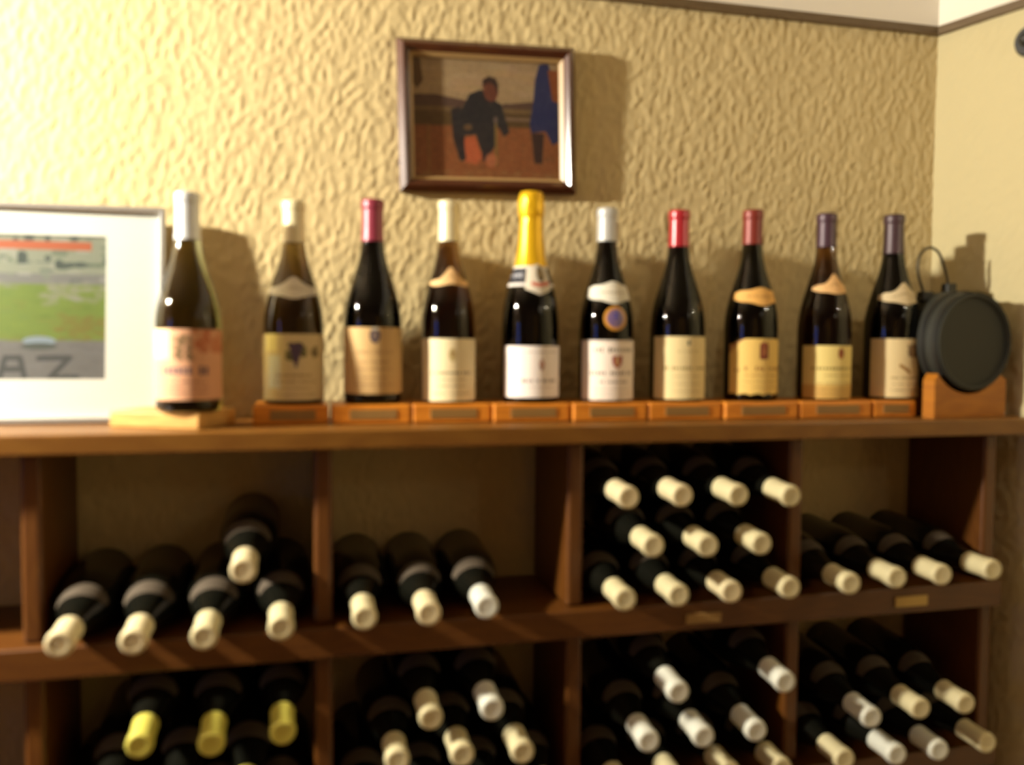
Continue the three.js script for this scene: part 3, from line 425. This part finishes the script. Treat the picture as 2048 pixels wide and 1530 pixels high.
// ---------- leaning white picture ----------
{
  const w = 0.45, h = 0.300, lean = Math.atan(0.034 / h);
  const g = group('framed_print', 'white matted print of a racing scene in thin silver frame leaning against the wall', 'framed picture', [-0.185 - w / 2, T, -0.152]);
  g.rotation.x = -lean;
  const c = new THREE.Group();
  const up2 = (o) => o.geometry.translate(0, h / 2, 0);
  const before = g.children.length;
  mitred(g, w, h, [[0, 0], [0, 0.017], [0.001, 0.018], [0.006, 0.018], [0.007, 0.017], [0.007, 0.009], [0.007, 0]], M.silver, 'frame_rail');
  // mat board with a window
  const ow = w - 0.013, oh = h - 0.013, s = new THREE.Shape(); s.moveTo(-ow / 2, -oh / 2); s.lineTo(ow / 2, -oh / 2); s.lineTo(ow / 2, oh / 2); s.lineTo(-ow / 2, oh / 2); s.closePath();
  const px = 0.0, pw = 0.296, py = 0.009, ph = 0.198; const hole = new THREE.Path(); hole.moveTo(px - pw / 2, py - ph / 2); hole.lineTo(px - pw / 2, py + ph / 2); hole.lineTo(px + pw / 2, py + ph / 2); hole.lineTo(px + pw / 2, py - ph / 2); hole.closePath(); s.holes.push(hole);
  part(g, 'mat_board', new THREE.ExtrudeGeometry(s, { depth: 0.002, bevelEnabled: false }).translate(0, 0, 0.006), M.mat);
  part(g, 'backing_board', new THREE.BoxGeometry(ow, oh, 0.003).translate(0, 0, 0.003), M.trim);
  part(g, 'print', new THREE.PlaneGeometry(pw + 0.01, ph + 0.01).translate(px, py, 0.0056), dimmed(printMat((x, W, H) => {
    const poly = (c2, p) => { x.fillStyle = c2; x.beginPath(); p.forEach(([u, v], i) => (i ? x.lineTo(u * W, v * H) : x.moveTo(u * W, v * H))); x.closePath(); x.fill(); };
    x.fillStyle = css(176, 184, 160); x.fillRect(0, 0, W, H * 0.32); x.fillStyle = css(150, 152, 148); x.fillRect(0, H * 0.28, W, H * 0.08); x.fillStyle = css(138, 166, 60); x.fillRect(0, H * 0.35, W, H * 0.39); x.fillStyle = css(140, 140, 138); x.fillRect(0, H * 0.72, W, H * 0.28);
    for (let i = 0; i < 420; i++) { const y = rnd(); const c2 = y < 0.32 ? [css(104, 122, 100, 0.6), css(206, 208, 196, 0.6), css(92, 108, 108, 0.5), css(150, 168, 140, 0.5)][i % 4] : y < 0.36 ? css(166, 168, 160, 0.4) : y < 0.73 ? [css(150, 178, 66, 0.4), css(116, 146, 40, 0.4), css(156, 158, 62, 0.4), css(128, 160, 78, 0.4)][i % 4] : [css(150, 150, 150, 0.4), css(124, 126, 122, 0.4)][i % 2]; x.fillStyle = c2; x.fillRect(rnd() * W, y * H, 14 + 50 * rnd(), 5 + 14 * rnd()); }
    for (let i = 0; i < 26; i++) blob(x, W * rnd(), H * (0.04 + 0.2 * rnd()), 10 + 18 * rnd(), 8 + 14 * rnd(), css(70, 88, 82, 0.75));
    x.fillStyle = css(226, 118, 70); x.fillRect(W * 0.50, H * 0.065, W * 0.42, H * 0.055); x.fillRect(W * 0.06, H * 0.075, W * 0.3, H * 0.05); blob(x, W * 0.48, H * 0.16, 40, 14, css(214, 140, 84)); x.fillStyle = css(214, 224, 226); x.fillRect(W * 0.3, H * 0.13, W * 0.12, H * 0.07);
    poly(css(80, 94, 92), [[0.2, 0.38], [0.42, 0.35], [0.44, 0.42], [0.2, 0.43]]);
    poly(css(190, 176, 110), [[0.1, 0.46], [0.36, 0.47], [0.38, 0.58], [0.1, 0.60]]); x.fillStyle = css(214, 84, 50); x.fillRect(W * 0.08, H * 0.57, W * 0.30, H * 0.14); x.fillStyle = css(226, 130, 80); x.fillRect(W * 0.14, H * 0.6, W * 0.1, H * 0.04);
    blob(x, W * 0.71, H * 0.725, 60, 18, css(170, 192, 210)); blob(x, W * 0.71, H * 0.76, 66, 14, css(90, 102, 94));
    for (let i = 0; i < 40; i++) blob(x, W * (0.72 + 0.28 * rnd()), H * (0.34 + 0.14 * rnd()), 20, 10, css(176, 178, 160, 0.5)); for (let i = 0; i < 50; i++) blob(x, W * (0.78 + 0.22 * rnd()), H * (0.55 + 0.16 * rnd()), 20, 10, css(150, 142, 50, 0.5));
    // big dark letters across the foot of the print
    x.strokeStyle = css(78, 84, 84); x.lineWidth = 20; x.lineJoin = 'round'; const L = (...p) => { x.beginPath(); p.forEach(([u, v], i) => (i ? x.lineTo(u * W, v * H) : x.moveTo(u * W, v * H))); x.stroke(); };
    L([0.40, 0.835], [0.505, 0.835]); L([0.465, 0.835], [0.485, 0.975]); L([0.555, 0.97], [0.575, 0.835], [0.635, 0.835], [0.655, 0.97]); L([0.56, 0.91], [0.65, 0.91]); L([0.70, 0.84], [0.835, 0.835], [0.755, 0.965], [0.875, 0.965]);
    L([0.24, 0.835], [0.33, 0.835], [0.30, 0.97], [0.36, 0.97]);
  }, 900, 590, 0.55), 0.42));
  part(g, 'glass_pane', new THREE.BoxGeometry(ow, oh, 0.0018).translate(0, 0, 0.0095), M.pane);
  g.children.forEach(up2);
}
// ---------- small barrel on its cradle ----------
{
  const bx = 1.050, by = 0.007, bz = -0.035, R = 0.0825, L = 0.100;
  const g = group('small_barrel', 'small blackened barrel with a wire handle lying on an orange wooden cradle', 'barrel', [bx, by, bz]);
  g.rotation.y = rad(7);
  const pts = [new THREE.Vector2(0.0001, -L), new THREE.Vector2(R * 0.86, -L), new THREE.Vector2(R * 0.93, -L + 0.002)];
  for (let i = 0; i <= 16; i++) { const t = i / 16; pts.push(new THREE.Vector2(R * (0.95 + 0.06 * Math.sin(Math.PI * t)), -L + 0.003 + t * (L - 0.006))); }
  pts.push(new THREE.Vector2(R * 0.93, 0), new THREE.Vector2(R * 0.87, 0), new THREE.Vector2(R * 0.86, -0.007), new THREE.Vector2(0.0001, -0.007));
  const body = new THREE.LatheGeometry(pts, 64).rotateX(Math.PI / 2); part(g, 'barrel_body', body, M.barrel);
  for (const z of [-0.008, -0.03, -L + 0.03, -L + 0.009]) { const t = (z + L) / L, r = R * (0.95 + 0.06 * Math.sin(Math.PI * t)) + 0.0012; part(g, 'hoop', new THREE.CylinderGeometry(r, r, 0.009, 64, 1, true).rotateX(Math.PI / 2).translate(0, 0, z), M.hoop); }
  const yT = R * 1.0;
  const lug = (x, z, w) => { const h = 0.017; part(g, 'handle_lug', new RoundedBoxGeometry(w, h, 0.016, 2, 0.003).translate(x, Math.sqrt(R * R - x * x) + h / 2 - 0.002, z), M.hoop); };
  lug(-0.047, -0.06, 0.022); lug(0.004, -0.06, 0.020);
  const cv = new THREE.CatmullRomCurve3([[-0.045, 0.072], [-0.056, 0.092], [-0.064, 0.117], [-0.061, 0.140], [-0.044, 0.154], [-0.024, 0.150], [-0.010, 0.130], [0.000, 0.104], [0.003, 0.082]].map(([x, y]) => new THREE.Vector3(x, y, -0.06)));
  part(g, 'wire_handle', new THREE.TubeGeometry(cv, 60, 0.0022, 10), M.wire);
  const c = group('barrel_cradle', 'orange wooden cradle with hollowed top under the small black barrel', 'wooden stand', [bx - 0.004, T, bz]); c.rotation.y = rad(7);
  const s = new THREE.Shape(), hw = 0.077, cyv = by - T, rr = R + 0.0006; s.moveTo(-hw, 0); s.lineTo(hw, 0); s.lineTo(hw, 0.060);
  const a0 = Math.asin(Math.min(1, (hw - 0.006) / rr)); for (let i = 0; i <= 24; i++) { const xx = lerp(0.066, -0.066, i / 24); s.lineTo(xx - 0.004, cyv - Math.sqrt(rr * rr - xx * xx)); } s.lineTo(-hw, 0.060); s.closePath();
  const eg = new THREE.ExtrudeGeometry(s, { depth: 0.022, bevelEnabled: true, bevelThickness: 0.001, bevelSize: 0.001, bevelOffset: -0.001, bevelSegments: 1 });
  part(c, 'cradle_board', grainUV(eg.clone().translate(0, 0, -0.026), 'x'), M.cradle); part(c, 'cradle_board', grainUV(eg.clone().translate(0, 0, -0.092), 'x', 0.4), M.cradle);
  part(c, 'cradle_rail', box(0.03, 0.016, 0.044, 'z', 0.002).translate(0, 0.008, -0.048), M.cradle);
}
// ---------- wall fixture, and out of view a wall lamp and a post ----------
{
  const p = new THREE.Vector3(CXR, 0, ZW).addScaledVector(rdir, 0.166), inn = new THREE.Vector3(-rdir.z, 0, rdir.x);
  const g = group('wall_fixture', 'round dark fixture on the right wall at the edge of the picture', 'wall fixture', [p.x, 0.497, p.z]); g.rotation.y = -Math.PI / 2 + RA;
  part(g, 'wall_plate', new THREE.CylinderGeometry(0.022, 0.026, 0.008, 40).rotateX(Math.PI / 2).translate(0, 0, 0.006), M.black);
  part(g, 'knob', new THREE.SphereGeometry(0.012, 24, 16).translate(0, 0, 0.013), M.hoop);
  const q = new THREE.Vector3(CXR, 0, ZW).addScaledVector(rdir, 0.68).addScaledVector(inn, 0.08);
  const w = group('unseen_wall_lamp', 'unseen small dim bulb on a brass arm on the right wall', 'lamp', [q.x, 0.30, q.z]); w.rotation.y = -Math.PI / 2 + RA; const c = lin(...SCONCE.col), r = 0.016;
  part(w, 'glass_bulb', new THREE.SphereGeometry(r, 24, 16), new THREE.MeshStandardMaterial({ color: 0x000000, emissive: c, emissiveIntensity: SCONCE.cd / (Math.PI * r * r) * 0.7 }));
  part(w, 'bulb_holder', new THREE.CylinderGeometry(0.010, 0.012, 0.03, 20).translate(0, -r - 0.012, 0), M.brass);
  part(w, 'arm', new THREE.CylinderGeometry(0.004, 0.004, 0.066, 12).rotateX(Math.PI / 2).translate(0, -r - 0.03, -0.033), M.brass);
  part(w, 'wall_plate', new THREE.CylinderGeometry(0.03, 0.032, 0.010, 32).rotateX(Math.PI / 2).translate(0, -r - 0.03, -0.071), M.brass);
  const l = new THREE.PointLight(c, SCONCE.cd, 0, 2); l.castShadow = true; l.shadow.radius = 0.8; w.add(l);
  const PH = 1.70, col = group('unseen_post', 'unseen pale wooden post beside the viewer, mirrored as a beige streak in the bottles', 'post', [0.47, FLOOR, 1.14]);  // out of view, placed for the beige streak mirrored in the bottles
  part(col, 'shaft', box(0.09, PH, 0.09, 'y', 0.006).translate(0, PH / 2, 0), M.blockPale); part(col, 'post_cap', box(0.11, 0.03, 0.11, 'x', 0.008).translate(0, PH + 0.015, 0), M.blockPale);
}
scene.traverse((o) => { if (o.isMesh) { o.castShadow = o.receiveShadow = true; } });
renderer.render(scene, camera);
